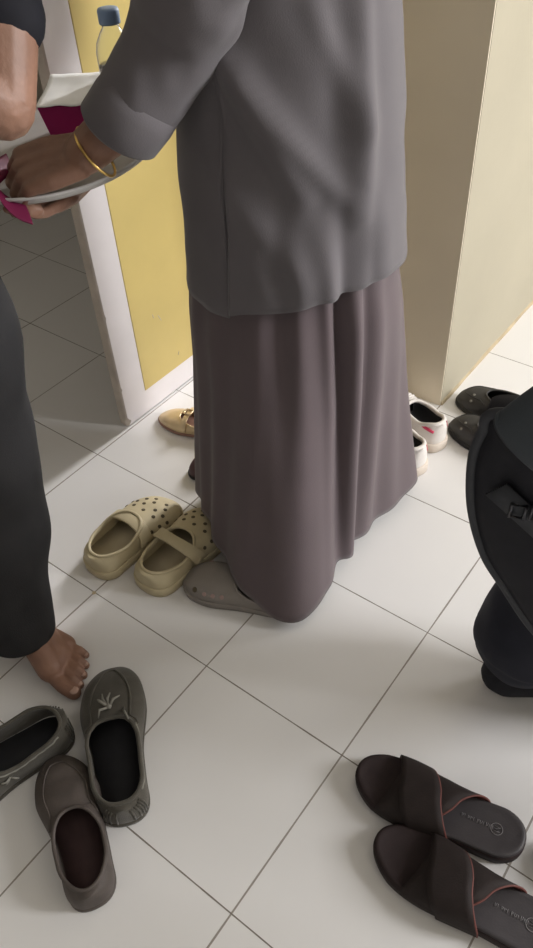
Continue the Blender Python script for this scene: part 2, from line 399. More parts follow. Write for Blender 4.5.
def moc_seam(s, m, parent, tb, tf, a=.62, r=.0014):
    pts = [(tb+(tf-tb)*i/14, 1, a+(.25)*(i/14)**4) for i in range(15)] + [(tf+.012, 1, 1.0)] + [(tb+(tf-tb)*i/14, -1, a+.25*(i/14)**4) for i in range(14, -1, -1)]
    return s.line(pts, m, parent, r, 'toe_seam')
def moccasin(label, heel, deg, bend, lacing_side, bow):
    t = thing('moccasin', label, 'shoe', **place(heel, deg), group='grey suede moccasins by the barefoot man')
    s = Shoe(.290, .115, [(0, .060), (.15, .058), (.35, .050), (.5, .062), (.62, .060), (.8, .048), (1, .036)], .045, .56, .043, bend=bend, om=2.8)
    s.upper('upper', M_['suede'], t, rim=M_['suede'], rimr=.0035)
    s.sole(M_['suede'], t, .010, .0); s.insole(M_['blacklin'], t, .016)
    moc_seam(s, M_['suede'], t, .50, .93, .66, .0022)
    # collar lace threaded along both sides
    for sd in (1, -1):
        s.line([(.10+.40*i/20, sd, .84+.03*math.sin(i*2.1)) for i in range(21)], M_['lace'] if sd == lacing_side else M_['suede'], t, .0016, 'collar_lace', .0012)
    # pleated heel nubs
    bm = bmesh.new()
    for i in range(9):
        sd = 1 if i % 2 else -1; tt = .004+.012*(i//2)
        add_tube(bm, [s.P(tt, sd, a*PI/2*.62, .0012) for a in (.05, .3, .6, .9)], .0016, n=6)
    from_bm('heel_pleats', bm, M_['suede'], t)
    if bow:
        c = s.P(.63, 1, PI/2)+Vector((0, 0, .002)); bm = bmesh.new()
        for k, (dx, dy, cu) in enumerate(((.020, .018, .010), (.028, -.004, .006), (-.016, .020, .012), (.018, -.020, .008), (.030, .010, .004))):
            add_tube(bm, [c, c+Vector((dx*.5, dy*.6+.003, cu)), c+Vector((dx, dy, cu*.3-.003))], [.0024, .0026, .0012], n=7)
        ball(bm, c+Vector((0, 0, .003)), .005)
        from_bm('lace_bow', bm, M_['lace'], t)
        bm = bmesh.new(); p0 = s.P(.60, -1, 1.25, .001); p1 = s.P(.52, -1, 1.05, .0015); p2 = s.P(.44, -1, s.amax(.44)*.8, .0015)
        add_tube(bm, [p0, (p0+p1)/2+Vector((0, 0, .004)), p1, p2], .0017, n=7); from_bm('lace', bm, M_['lace'], t)
    else:
        p = s.P(.42, lacing_side, s.amax(.42)*.6, .002); bm = bmesh.new()
        for dx, dz in ((.012, -.006), (-.010, -.010), (.016, .004)):
            add_tube(bm, [p, p+Vector((dx*.6, lacing_side*.005, dz*.3)), p+Vector((dx, lacing_side*.004, dz))], .0016, n=6)
        from_bm('lace', bm, M_['lace'], t)
    return t
moccasin('grey suede moccasin with a pale lace bow, its toe close to the bare foot', (.088, .002), 141.0, .006, -1, True)
moccasin('grey suede moccasin at the left edge showing only its pleated heel end', (-.114, .066), -107.0, -.006, 1, False)

t = thing('loafer', 'plain brown slip-on loafer with a burgundy inside, nearest shoe at lower left', 'shoe', **place((.134, -.114), 150.2))
s = Shoe(.258, .104, [(0, .055), (.15, .052), (.35, .048), (.5, .060), (.62, .058), (.8, .044), (1, .030)], .045, .53, .037, bend=-.006, om=2.2, toen=2.0, toe=.36)
s.upper('upper', M_['brownl'], t, rim=M_['brownl'], rimr=.0032); s.sole(M_['brownl'], t, .009, .0); s.insole(M_['burg'], t, .015)
moc_seam(s, M_['brownl'], t, .46, .90, .62, .0016)

# slides ------------------------------------------------------------
def slide(label, heel, deg, L=.272):
    t = thing('slide_sandal', label, 'sandal', **place(heel, deg), group='pair of brown cross-strap slides')
    prof = [(0, .74), (.15, .82), (.35, .80), (.68, 1.0), (.85, 1.0), (1, .9)]
    s = Shoe(L, .098, [(0, .03), (1, .03)], .4, .6, .01, bend=.005, toe=.30, prof=prof)
    bm = bmesh.new()
    loft(bm, [[p+Vector((0, 0, z+.004*max(0, (p.x/L-.8)/.2)**2)) for p in s.plan(g)] for z, g in ((.001, -.004), (.004, 0), (.020, .001), (.0245, 0))], True, True)
    from_bm('sole', bm, M_['slide'], t)
    bm = bmesh.new()
    rings = []
    for g, z in ((-.0005, .0235), (-.001, .0265), (-.004, .0285), (-.008, .0275), (-.016, .0262)):
        rings.append([p+Vector((0, 0, z+.004*max(0, (p.x/L-.8)/.2)**2)) for p in s.plan(g)])
    rw = loft(bm, rings, True, False)[-1]; nn = len(rw)
    for i in range(nn//2):
        q = [rw[i], rw[i+1], rw[(nn-i-1) % nn], rw[(nn-i) % nn]]
        bm.faces.new(list(dict.fromkeys(q)))
    o = from_bm('footbed', bm, [M_['footbed'], M_['slide']], t)
    for p in o.data.polygons:
        if p.center.x > .62*L: p.material_index = 1
    # stamped lettering and round mark on the footbed
    bm = bmesh.new(); x = .098
    rnd = random.Random(3)
    for k in range(11):
        wl = .0028 + rnd.random()*.0022; zt = .0268
        y0 = -.004+.0012*rnd.random(); y1 = y0+.0042+rnd.random()*.0028
        add_tube(bm, [(x, y0, zt), (x, y1, zt)], .0005, n=5)
        if k % 3 != 1: add_tube(bm, [(x, y0 if k % 2 else y1, zt), (x-wl*.7, (y0+y1)/2, zt), (x-wl*.7, y0, zt)], .0005, n=5)
        x -= wl + .0012
    ring = [(.044+.009*math.cos(a), .0+.009*math.sin(a), .0268) for a in [2*PI*k/24 for k in range(24)]]
    add_tube(bm, ring, .0006, True, 5)
    add_tube(bm, [(.049, -.004, .0268), (.039, -.003, .0268), (.046, 0, .0268), (.039, .003, .0268), (.049, .004, .0268)], .0006, n=5)
    from_bm('footbed_stamp', bm, M_['stamp'], t)
    # crossed straps: far side is -y, near side +y
    def cross(far, near, top, lift, nm):
        bm = bmesh.new(); nb = 30; rows_t = []; rows_b = []
        edge = []
        for k in range(nb+1):
            q = k/nb; a = PI*(1-q)           # far -> near
            xf = far[0]+(near[0]-far[0])*q; xb = far[1]+(near[1]-far[1])*q
            xf += .010*math.sin(PI*q); xb -= .004*math.sin(PI*q)
            rt, rb = [], []
            for j in range(7):
                x = xb+(xf-xb)*j/6
                w = s.w(max(.02, min(.98, x/L)))+.0025+lift
                hh = top - .18*max(0, x-.13) + lift
                y = s.yc(x/L) + w*pw(math.cos(a), .75); z = .012 + (hh-.012)*math.sin(a)**.62
                c = Vector((x, y, z)); inn = Vector((0, -math.cos(a), -math.sin(a)-.2)).normalized()
                rt.append(bm.verts.new(c)); rb.append(bm.verts.new(c+inn*.003))
                if j == 0: edge.append(c+inn*.0015)
            rows_t.append(rt); rows_b.append(rb)
        grid_faces(bm, rows_t, mi=0); grid_faces(bm, rows_b, mi=1)
        for j in (0, 6):
            for k in range(nb): 
                f = bm.faces.new((rows_t[k][j], rows_t[k+1][j], rows_b[k+1][j], rows_b[k][j])); f.material_index = 0
        for k in (0, nb):
            for j in range(6): f = bm.faces.new((rows_t[k][j], rows_t[k][j+1], rows_b[k][j+1], rows_b[k][j]))
        o = from_bm('strap', bm, [M_['strap'], M_['redlin']], t)
        bm = bmesh.new(); add_tube(bm, edge, .0017, n=6); from_bm('strap_edging', bm, M_['redlin'], o)
    cross((.170, .060), (.226, .168), .058, 0.0, 'under')
    cross((.216, .172), (.165, .106), .060, .0035, 'over')
    return t
slide('brown cross-strap slide lying farther back of the pair, its whole footbed heel visible', (.606, .335), -168.8)
slide('brown cross-strap slide nearest the camera, its heel cut off at the lower right', (.703, .239), -173.2, .285)
# dark shoe at the right edge behind the slide's heel
t = thing('court_shoe', 'round black shoe toe just entering at the right edge beside the slide heel', 'shoe', **place((.845, .345), 180.0))
s = Shoe(.215, .08, [(0, .055), (.3, .045), (.6, .04), (1, .035)], .05, .7, .027)
s.upper('upper', M_['rubber'], t, rim=M_['rubber']); s.sole(M_['soleblack'], t); s.insole(M_['blacklin'], t)

# cream clogs ----------------------------------------------------------
def cream_clog(label, heel, deg, bend, flip):
    t = thing('clog', label, 'clog', **place(heel, deg), group='cream foam clogs beside the long skirt')
    prof = [(0, .80), (.2, .82), (.4, .84), (.7, 1.0), (.88, 1.0), (1, .95)]
    s = Shoe(.240, .114, [(0, .056), (.12, .054), (.3, .052), (.46, .062), (.56, .066), (.75, .058), (.9, .048), (1, .04)], .05, .57, .042, zs=.02, n=2.5, bend=bend, toe=.34, prof=prof, om=2.3)
    s.upper('upper', M_['clogc'], t, .005, rim=M_['clogc'], rimr=.0036); s.sole(M_['clogc'], t, .022, .003); s.insole(M_['clogci'], t, .026)
    pts = [(.66, 1, 1.0), (.66, 1, .72), (.66, -1, .72), (.73, 1, .86), (.73, -1, .86), (.73, 1, .6), (.73, -1, .6), (.80, 1, .97), (.80, 1, .72), (.80, -1, .72), (.86, 1, .85), (.86, -1, .85)]
    s.dots(pts, .0042, M_['hole'], t, 'vent_hole')
    s.dots([(.55, 1, .38), (.64, 1, .36), (.72, 1, .34), (.55, -1, .38), (.64, -1, .36), (.72, -1, .34)], .004, M_['hole'], t, 'vent_hole')
    b = s.band(M_['clogc'], t, .45, .024, .080 if flip else .062, 'strap', .005, .004, -.02 if flip else .012, .035)
    for sd in (1, -1):
        bm = bmesh.new(); ball(bm, (s.L*.43, s.yc(.43)+sd*(s.w(.43)+.008), .036), (.008, .003, .008))
        from_bm('strap_rivet', bm, M_['clogc'], b)
cream_clog('cream foam clog left of its mate, with the strap lying low inside', (-.333, .332), 88.0, .006, False)
cream_clog('cream foam clog nearest the skirt, with the strap arched over its opening', (-.215, .362), 89.0, -.006, True)
# grey clog half under the skirt
t = thing('clog', 'grey foam clog half hidden under the hem of the long skirt', 'clog', **place((.050, .505), -160.0))
prof = [(0, .80), (.2, .82), (.4, .84), (.7, 1.0), (.88, 1.0), (1, .95)]
s = Shoe(.225, .095, [(0, .035), (.3, .036), (.5, .046), (.7, .048), (.9, .042), (1, .036)], .05, .5, .036, zs=.014, n=2.6, toe=.36, prof=prof)
s.upper('upper', M_['clogg'], t, .004, rim=M_['clogg']); s.sole(M_['clogg'], t, .016, .003); s.insole(M_['clogg'], t, .02)
s.dots([(.84, 1, .40)], .0055, M_['hole'], t, 'vent_hole'); s.dots([(.74, 1, .34), (.66, 1, .34), (.58, 1, .34), (.80, -1, .4)], .0045, M_['pinkh'], t, 'vent_plug')

# gold flat --------------------------------------------------------------
t = thing('ballet_flat', 'shiny gold flat shoe by the foot of the yellow door', 'shoe', **place((-.332, .838), 192.5))
s = Shoe(.238, .078, [(0, .045), (.2, .036), (.45, .030), (.7, .036), (.85, .032), (1, .024)], .045, .72, .030, zs=.008, toe=.36, toen=1.9, om=2.5)
s.upper('upper', M_['goldl'], t, .002, rim=M_['goldl'], rimr=.002); s.sole(M_['peach'], t, .009); s.insole(M_['peach'], t, .012)
b = s.band(M_['goldl'], t, .62, .012, .044, 'strap', .003, .001, .0, .014)
bm = bmesh.new(); add_tube(bm, [(s.L*.62+dx, dy, .049) for dx, dy in ((-.009, -.009), (.009, -.009), (.009, .009), (-.009, .009))], .0022, True, 6); from_bm('buckle', bm, M_['goldl'], b)
# maroon shoe tip
t = thing('pump_shoe', 'dark maroon shoe peeking out behind the left edge of the skirt', 'shoe', **place((-.278, .872), 249.0))
s = Shoe(.22, .07, [(0, .05), (.3, .04), (.7, .045), (1, .034)], .05, .66, .026, zs=.008)
s.upper('upper', M_['maroon'], t, .002, rim=M_['maroon'], rimr=.002); s.sole(M_['soleblack'], t, .01); s.insole(M_['burg'], t)

# sneakers --------------------------------------------------------------
def sneaker(label, heel, deg):
    t = thing('sneaker', label, 'sneaker', **place(heel, deg), group='white sneakers behind the skirt')
    s = Shoe(.245, .088, [(0, .080), (.06, .078), (.2, .066), (.38, .068), (.5, .078), (.62, .070), (.8, .054), (1, .042)], .035, .46, .030, zs=.022, n=2.8, om=2.6)
    s.upper('upper', M_['sneak'], t, .005, rim=M_['sneak'], rimr=.005); s.sole(M_['sneaks'], t, .026, .004); s.insole(M_['blacklin'], t, .034)
    # dark padded inside of the heel
    bm = bmesh.new(); rows = []
    for tt in s.ts():
        if .035 < tt < .46:
            p = s.P(tt, 1, s.amax(tt)); q = s.P(tt, -1, s.amax(tt)); c = (p+q)/2
            rows.append([bm.verts.new(v) for v in (p+(c-p)*.18-Vector((0, 0, .002)), p+(c-p)*.2-Vector((0, 0, .03)), q+(c-q)*.2-Vector((0, 0, .03)), q+(c-q)*.18-Vector((0, 0, .002)))])
    grid_faces(bm, rows); bm.faces.new(rows[0]); from_bm('lining', bm, M_['blacklin'], t)
    # red heel stripe and tab, laces, tongue
    for sd in (1, -1):
        bm = bmesh.new(); rr = [[bm.verts.new(s.P(.03+.13*i/8, sd, a, .0012)) for a in (.55, .72)] for i in range(9)]; grid_faces(bm, rr)
        o = from_bm('heel_stripe', bm, M_['pink'], t); md = o.modifiers.new('s', 'SOLIDIFY'); md.thickness = .001; md.offset = 1
    bm = bmesh.new()
    for k in range(5):
        tt = .50+.05*k; add_tube(bm, [s.P(tt, 1, 1.15, .002), s.P(tt+.01, 1, PI/2, .004), s.P(tt+.02, -1, 1.15, .002)], .0022, n=6)
    from_bm('laces', bm, M_['sneak'], t)
sneaker('white sneaker with a crimson stripe, its heel at the foot of the wall corner', (.078, 1.072), 160.0)
sneaker('white and pink sneaker, nearer and mostly hidden behind the skirt edge', (.080, .972), 160.0)

# black slip-ons at the wall corner -----------------------------------------
def rubber_shoe(label, heel, deg):
    t = thing('slip_on_shoe', label, 'shoe', **place(heel, deg), group='black slip-on shoes at the cream wall')
    s = Shoe(.245, .088, [(0, .058), (.2, .052), (.45, .056), (.68, .056), (.8, .052), (1, .042)], .05, .70, .030, n=2.4, toe=.36)
    s.upper('upper', M_['rubber'], t, .003, rim=M_['rubber']); s.sole(M_['soleblack'], t); s.insole(M_['blacklin'], t)
    s.dots([(.80, 1, .75), (.80, 1, .45)], .0035, M_['lace'], t, 'stud')
    moc_seam(s, M_['rubber'], t, .66, .92)
rubber_shoe('black slip-on shoe with small pale studs, touching the white sneaker', (.300, 1.125), 170.0)
rubber_shoe('black slip-on shoe farther back, right along the cream wall', (.270, 1.262), 178.5)

# ------------------------------------------------------------------ people
def hand(bm, M, side=1, curl=(.3, .5, .4), sc_=1.0, tcurl=.3):
    """x towards the fingers, y towards the thumb (side=1), z out of the back of the hand"""
    T = lambda x, y, z: M @ (Vector((x, y*side, z))*sc_)
    ks = [(.088, .030, .074), (.092, .010, .082), (.088, -.010, .075), (.080, -.028, .058)]
    for kx, ky, fl in ks:
        chain(bm, [(T(0, ky*.62, 0), .016*sc_), (T(kx*.55, ky*.9, .002), .0145*sc_), (T(kx, ky, .001), .0108*sc_)])
        p = Vector((kx, ky, 0)); ang = 0.0; pts = [(T(*p), .0100*sc_)]
        for seg, c, r in zip((.46, .30, .24), curl, (.0090, .0082, .0070)):
            ang += c; p = p + Vector((math.cos(ang), ky*.12/.03*.3, -math.sin(ang)))*fl*seg
            pts.append((T(*p), r*sc_))
        chain(bm, pts)
    chain(bm, [(T(.012, .022, -.006), .015*sc_), (T(.045, .044, -.016), .0125*sc_), (T(.070, .050-.01*tcurl, -.026-.01*tcurl), .0100*sc_), (T(.090, .046-.03*tcurl, -.034-.02*tcurl), .0085*sc_)])
def frame(o, x, up):
    x = Vector(x).normalized(); z = Vector(up); z = (z-x*z.dot(x)).normalized(); y = z.cross(x)
    return Matrix(((x.x, y.x, z.x, o[0]), (x.y, y.y, z.y, o[1]), (x.z, y.z, z.z, o[2]), (0, 0, 0, 1)))
def foot(bm, heel, deg, med):
    """med = +1 when the big toe is on the +y side"""
    M = Matrix.Translation(heel) @ Matrix.Rotation(math.radians(deg), 4, 'Z')
    T = lambda x, y, z: M @ Vector((x, y*med, z))
    chain(bm, [(T(.030, 0, .031), .029), (T(.055, 0, .085), .032), (T(.062, 0, .135), .033)])
    chain(bm, [(T(.062, .002, .075), .032), (T(.115, .010, .048), .027), (T(.165, .024, .027), .0245)])
    chain(bm, [(T(.062, 0, .070), .030), (T(.110, -.010, .038), .026), (T(.150, -.010, .024), .021)])
    chain(bm, [(T(.032, -.004, .026), .025), (T(.095, -.022, .022), .020), (T(.142, -.032, .020), .018)])
    chain(bm, [(T(.165, .020, .025), .021), (T(.158, .004, .024), .021), (T(.148, -.016, .022), .019)])
    toes = [((.172, .028), (.208, .031), (.229, .026), .0135), ((.178, .008), (.207, .009), (.222, .008), .0088), ((.172, -.007), (.199, -.009), (.212, -.010), .0083), ((.163, -.021), (.187, -.025), (.199, -.027), .0080), ((.152, -.034), (.172, -.040), (.182, -.042), .0076)]
    nails = []
    for a, b, c, r in toes:
        chain(bm, [(T(*a, .020), r*1.05), (T(*b, .019 if r < .01 else .018), r*.95), (T(*c, r+.001), r)])
        nails.append((T(c[0]+r*.25, c[1], r*1.95), r*.62))
    return nails
def head(bm, p, face, R=.085):
    f = Vector((face[0], face[1], 0)).normalized(); s = Vector((-f.y, f.x, 0)); p = Vector(p); u = Vector((0, 0, 1))
    ball(bm, p+u*.02, (R, R, R*1.15), 3); ball(bm, p+f*.025-u*.055, (R*.72, R*.72, R*.62), 3)
    chain(bm, [(p+f*.080+u*.015, .010), (p+f*.098-u*.022, .013), (p+f*.084-u*.03, .012)])
    chain(bm, [(p+f*.078-u*.062-s*.018, .008), (p+f*.086-u*.060, .010), (p+f*.078-u*.062+s*.018, .008)])
    chain(bm, [(p+f*.072-u*.092, .018), (p+f*.05-u*.09, .03)])
    for k in (1, -1): chain(bm, [(p+s*k*.083+u*.018, .012), (p+s*k*.086, .014), (p+s*k*.080-u*.025, .010)])
    return [(p+f*.0735+s*k*.031+u*.012, .0115) for k in (1, -1)]
def eyes(pts, parent):
    for p, r in pts:
        bm = bmesh.new(); ball(bm, p, r); from_bm('eye', bm, M_['eye'], parent, world=True)
def nails_of(ns, parent):
    for p, r in ns:
        bm = bmesh.new(); ball(bm, p, (r, r, .0016)); from_bm('toenail', bm, M_['nail'], parent, world=True)
def cat(pts, n=10, closed=False):
    pts = [Vector(p) for p in pts]; out = []; N = len(pts)
    rng = range(N) if closed else range(N-1)
    for i in rng:
        g = lambda k: pts[k % N] if closed else pts[max(0, min(N-1, k))]
        a, b, c, d = g(i-1), g(i), g(i+1), g(i+2)
        for j in range(n):
            t = j/n
            out.append(.5*((2*b)+(c-a)*t+(2*a-5*b+4*c-d)*t*t+(3*b-a-3*c+d)*t**3))
    if not closed: out.append(pts[-1])
    return out
def tube_cloth(bm, axis, radii, n=64, wr=.004, seed=0, fr=30, cap0=False, cap1=False, sq=1.0, m=6, sq1=None):
    ax = cat(axis, m); rr = [v.x for v in cat([(r, 0, 0) for r in radii], m)]
    rings = []; ref = Vector((1, 0.2, 0))
    for i, (p, r) in enumerate(zip(ax, rr)):
        t = (ax[min(i+1, len(ax)-1)]-ax[max(i-1, 0)]).normalized(); u = (ref-t*ref.dot(t)).normalized(); v = t.cross(u); ref = u
        ring = []; w = len(rings)/len(ax); s_ = sq if sq1 is None else sq+(sq1-sq)*min(1, w*1.8)
        for k in range(n):
            a = 2*PI*k/n
            q = p + u*r*math.cos(a) + v*r*s_*math.sin(a)
            d = noise.noise(q*fr*.5+Vector((seed, 0, 0)))*wr + noise.noise(Vector((q.x*fr, q.y*fr, q.z*fr*.6))+Vector((seed, 5, 0)))*wr*.5
            ring.append(q+(q-p).normalized()*d)
        rings.append(ring)
    loft(bm, rings, cap0, cap1)

# --- woman in the grey tunic -----------------------------------------------------
W = thing('person', 'person in a grey tunic and long plum-grey skirt, gold bracelet, reaching left', 'person', (-.06, .70, 0))
bm = bmesh.new()
foot(bm, (.005, .660, .004), 190, 1); foot(bm, (-.03, .84, .004), 185, -1)
for a, k, h in (((-.050, .655), (-.065, .675), (-.07, .70)), ((-.085, .835), (-.11, .82), (-.11, .80))):
    chain(bm, [((a[0], a[1], .10), .034), ((k[0], k[1], .26), .048), ((k[0], k[1], .45), .052), ((h[0], h[1], .66), .070), ((h[0], h[1], .80), .080)])
chain(bm, [((-.09, .745, .82), .100), ((-.09, .745, .98), .092), ((-.10, .735, 1.16), .095), ((-.10, .735, 1.27), .07), ((-.10, .73, 1.37), .05), ((-.11, .72, 1.45), .06)])
chain(bm, [((-.07, .69, .86), .08), ((-.11, .80, .86), .08)]); chain(bm, [((.0, .60, 1.27), .05), ((-.09, .735, 1.28), .06), ((-.12, .85, 1.27), .05)])
chain(bm, [((.0, .60, 1.27), .05), ((-.06, .585, 1.12), .044), ((-.145, .585, .985), .040), ((-.20, .535, .895), .037), ((-.262, .478, .838), .0295)])
chain(bm, [((-.12, .85, 1.27), .05), ((-.22, .88, 1.10), .044), ((-.30, .845, .94), .037), ((-.36, .70, .81), .030), ((-.392, .560, .745), .025)])
hand(bm, frame((-.266, .474, .836), (-.76, -.58, -.22), (.45, -.30, .8)), -1, (.75, .85, .6), 1.02, .9)
hand(bm, frame((-.394, .552, .741), (.22, -.97, .02), (0, -.02, -1)), -1, (.10, .2, .2), .95, .2)
ey = head(bm, (-.12, .68, 1.53), (-.8, -.6))
remesh('body', bm, .0032, M_['skin'], W, 3, True)
eyes(ey, W)
# skirt: polar loft around an axis
C0 = Vector((-.10, .715))
hem = [(-.305, .640, .055), (-.200, .540, .076), (-.125, .492, .066), (-.058, .462, .056), (.010, .440, .042), (.052, .446, .028), (.092, .476, .025), (.103, .520, .025), (.088, .585, .028), (.078, .670, .032), (.088, .780, .035), (.104, .892, .038), (.055, .945, .035), (-.06, .945, .03), (-.17, .885, .03), (-.255, .79, .03)]
HP = cat(hem, 24, True)
HPa = sorted(((math.atan2(p.y-C0.y, p.x-C0.x), (p.xy-C0).length, p.z) for p in HP))
def hemR(th):
    th = (th+PI) % (2*PI) - PI
    for i in range(len(HPa)):
        a, ra, za = HPa[i-1]; b, rb, zb = HPa[i]
        if i == 0: 
            a -= 2*PI
        if a <= th <= b: 
            s = (th-a)/max(1e-6, b-a); return ra+(rb-ra)*s, za+(zb-za)*s
    a, ra, za = HPa[-1]; b, rb, zb = HPa[0]; b += 2*PI
    s = (th-a)/max(1e-6, b-a); return ra+(rb-ra)*s, za+(zb-za)*s
VD = math.radians(-56)     # direction towards the viewer's side of the skirt
def ell(th, a, b):
    d = th-math.radians(34); return a*b/math.hypot(b*math.cos(d), a*math.sin(d))
def folds(th, z):
    """cloth folds of the skirt as a radial offset"""
    g = lambda c, w: math.exp(-((((th-VD-c+PI) % (2*PI))-PI)/w)**2)
    k = min(1, max(0, (.66-z)/.5))
    e = max(0.0, (z-.12)/.4); e = min(1.0, e)
    o = -.020*g(.50, .07)*(.35+.65*e)*(1 if z > .1 else z/.1) + .013*g(.66, .10) + .008*g(.36, .07)
    o += .010*g(.08, .11) - .008*g(-.10, .10)*e + .007*g(-.32, .10) + .006*g(.95, .1) - .006*g(.80, .06)
    o += .004*math.sin(th*17+z*3)*k + .005*noise.noise(Vector((math.cos(th)*3, math.sin(th)*3, z*2.2)))
    return o*min(1, max(.0, (.80-z)/.25))
def axis(z): return C0 + Vector((.0, .03))*min(1, z/.4)
def bodyR(th, z):
    return ell(th, lerp([(0, .215), (.5, .186), (.66, .172), (.85, .165), (1.0, .152), (1.15, .16), (1.24, .155), (1.30, .115), (1.36, .06)], z), lerp([(0, .2), (.5, .158), (.66, .150), (.85, .140), (1.0, .130), (1.15, .125), (1.24, .10), (1.30, .075), (1.36, .055)], z))
def skirtR(th, z, zh, rh):
    q = min(1, max(0, (z-zh)/(.62-zh))); s = 1-(1-q)**1.35
    return rh + (bodyR(th, max(z, .5))-rh)*s + folds(th, z)
NT = 240; bm = bmesh.new(); rings = []
for i in range(61):
    q = i/60; ring = []
    for k in range(NT):
        th = 2*PI*k/NT; rh, zh = hemR(th); z = zh + (.90-zh)*q
        c = axis(z); r = skirtR(th, z, zh, rh)
        if z > .7: r -= .012*(z-.7)/.2
        ring.append(Vector((c.x+r*math.cos(th), c.y+r*math.sin(th), z)))
    rings.append(ring)
loft(bm, rings, False, False)
sk = from_bm('skirt', bm, M_['skirt'], W, world=True)
md = sk.modifiers.new('thickness', 'SOLIDIFY'); md.thickness = .0025; md.offset = -1
# tunic: slit at the wearer's left side, hem over the skirt
SLIT = VD - .60
def tun_h(th):
    d = ((th-SLIT+PI) % (2*PI))-PI
    if d >= 0: return .583 + .040*math.sin(min(d, 1.5)*1.05) + .003*math.sin(d*9)
    return .70 if d > -.02 else .57
bm = bmesh.new(); rings = []
for i in range(71):
    q = i/70; ring = []
    for k in range(NT):
        th = SLIT + 2*PI*(k+.5)/NT
        d = ((th-SLIT+PI) % (2*PI))-PI
        zh = tun_h(th); z = zh + (1.36-zh)*q; c = axis(z)
        lean = max(0, z-.9); c = c + Vector((-.04, -.03))*lean
        fl = math.exp(-((z-zh)/.12)**2)
        r = bodyR(th, z) + .006 + folds(th, max(z, .56))*.55*min(1, max(0, 1.05-z)/.4)
        r += fl*(.010 if d >= 0 else .0)*min(1, abs(d)/.05+.4)
        if d >= 0 and d < .30: r += .006*(1-d/.30)*min(1, max(0, .76-z)/.12)
        # long diagonal creases of the cloth
        X = Vector((math.cos(th)*.17, math.sin(th)*.17, z))
        side = (th-VD+PI) % (2*PI) - PI
        for (s0, z0, s1, z1, wdt, amp) in ((-.75, 1.00, .15, .78, .030, .010), (-.35, .93, .55, .76, .022, .008), (.78, 1.02, .66, .74, .028, .009), (.50, 1.0, .48, .86, .035, -.006), (.28, .72, .42, .57, .03, .007), (.02, .70, .22, .57, .03, .006), (-.30, .68, .0, .58, .03, .005), (.62, .70, .60, .57, .03, -.006), (-.7, .80, .1, .66, .03, .005), (.30, 1.02, .72, .86, .03, .007), (.55, .92, .95, .64, .05, .006)):
            ax_, az_ = s1-s0, (z1-z0)/.17; tt = ((side-s0)*ax_+((z-z0)/.17)*az_)/(ax_*ax_+az_*az_)
            tc_ = min(1, max(0, tt)); dx = side-s0-ax_*tc_; dz = (z-z0)/.17-az_*tc_
            dd = math.hypot(dx, dz)*.17
            r += 1.5*amp*math.exp(-(dd/wdt*1.3)**2)*(.55+.45*math.sin(PI*tc_))
        r += .004*noise.noise(X*14)
        ring.append(Vector((c.x+r*math.cos(th), c.y+r*math.sin(th), z)))
    rings.append(ring)
rows = [[bm.verts.new(p) for p in r] for r in rings]
for i, (a, b) in enumerate(zip(rows[:-1], rows[1:])):
    for j in range(NT):
        if j == NT-1 and rings[i][0].z < .705: continue     # the slit stays open
        bm.faces.new((a[j], a[(j+1) % NT], b[(j+1) % NT], b[j]))
tu = from_bm('tunic', bm, M_['tunic'], W, world=True)
md = tu.modifiers.new('thickness', 'SOLIDIFY'); md.thickness = .0022; md.offset = -1
# near sleeve, rolled at the cuff
def sleeve(axis_, radii, cuffr, seed):
    bm = bmesh.new(); tube_cloth(bm, axis_, radii, 72, .006, seed, 34, m=10)
    o = from_bm('sleeve', bm, M_['tunic'], tu, world=True, root=W); md = o.modifiers.new('t', 'SOLIDIFY'); md.thickness = .002; md.offset = -1
    bm = bmesh.new(); a = Vector(axis_[-1]); d = (a-Vector(axis_[-2])).normalized(); q = d.to_track_quat('Z', 'Y')
    rings = []
    for (off, dr) in ((.004, -.012), (.008, .0), (.004, .005), (-.03, .006), (-.05, .004), (-.052, .0)):
        rings.append([a + d*(off+(.012 if off > -.02 else .004)*math.cos(2*PI*k/48-.6)) + q @ Vector(((cuffr+dr)*math.cos(2*PI*k/48), (cuffr+dr)*math.sin(2*PI*k/48), 0)) for k in range(48)])
    loft(bm, rings, False, False); o2 = from_bm('cuff', bm, M_['tunic'], tu, world=True, root=W); md = o2.modifiers.new('t', 'SOLIDIFY'); md.thickness = .002
sleeve([(-.075, .70, 1.295), (-.035, .645, 1.30), (-.008, .605, 1.262), (-.045, .585, 1.16), (-.098, .575, 1.06), (-.146, .580, .985), (-.187, .546, .915), (-.216, .515, .872)], [.055, .066, .076, .076, .072, .065, .057, .052], .053, 3)
sleeve([(-.11, .77, 1.295), (-.13, .83, 1.29), (-.155, .865, 1.235), (-.22, .88, 1.12), (-.295, .850, .965), (-.335, .750, .862)], [.055, .066, .074, .068, .062, .056], .056, 11)
# bracelet on the near wrist
bm = bmesh.new(); Fm = frame((-.250, .489, .838), (-.68, -.60, -.45), (.1, 0, 1))
add_tube(bm, [Fm @ Vector((.006*math.sin(a), .0375*math.cos(a), .0365*math.sin(a))) for a in [2*PI*k/48 for k in range(48)]], .0021, True, 8)
br = from_bm('bracelet', bm, M_['gold'], W, world=True)
bm = bmesh.new(); ball(bm, Fm @ Vector((.005, -.020, .032)), (.0045, .0045, .004)); from_bm('bracelet_bead', bm, M_['gold'], br, world=True, root=W)
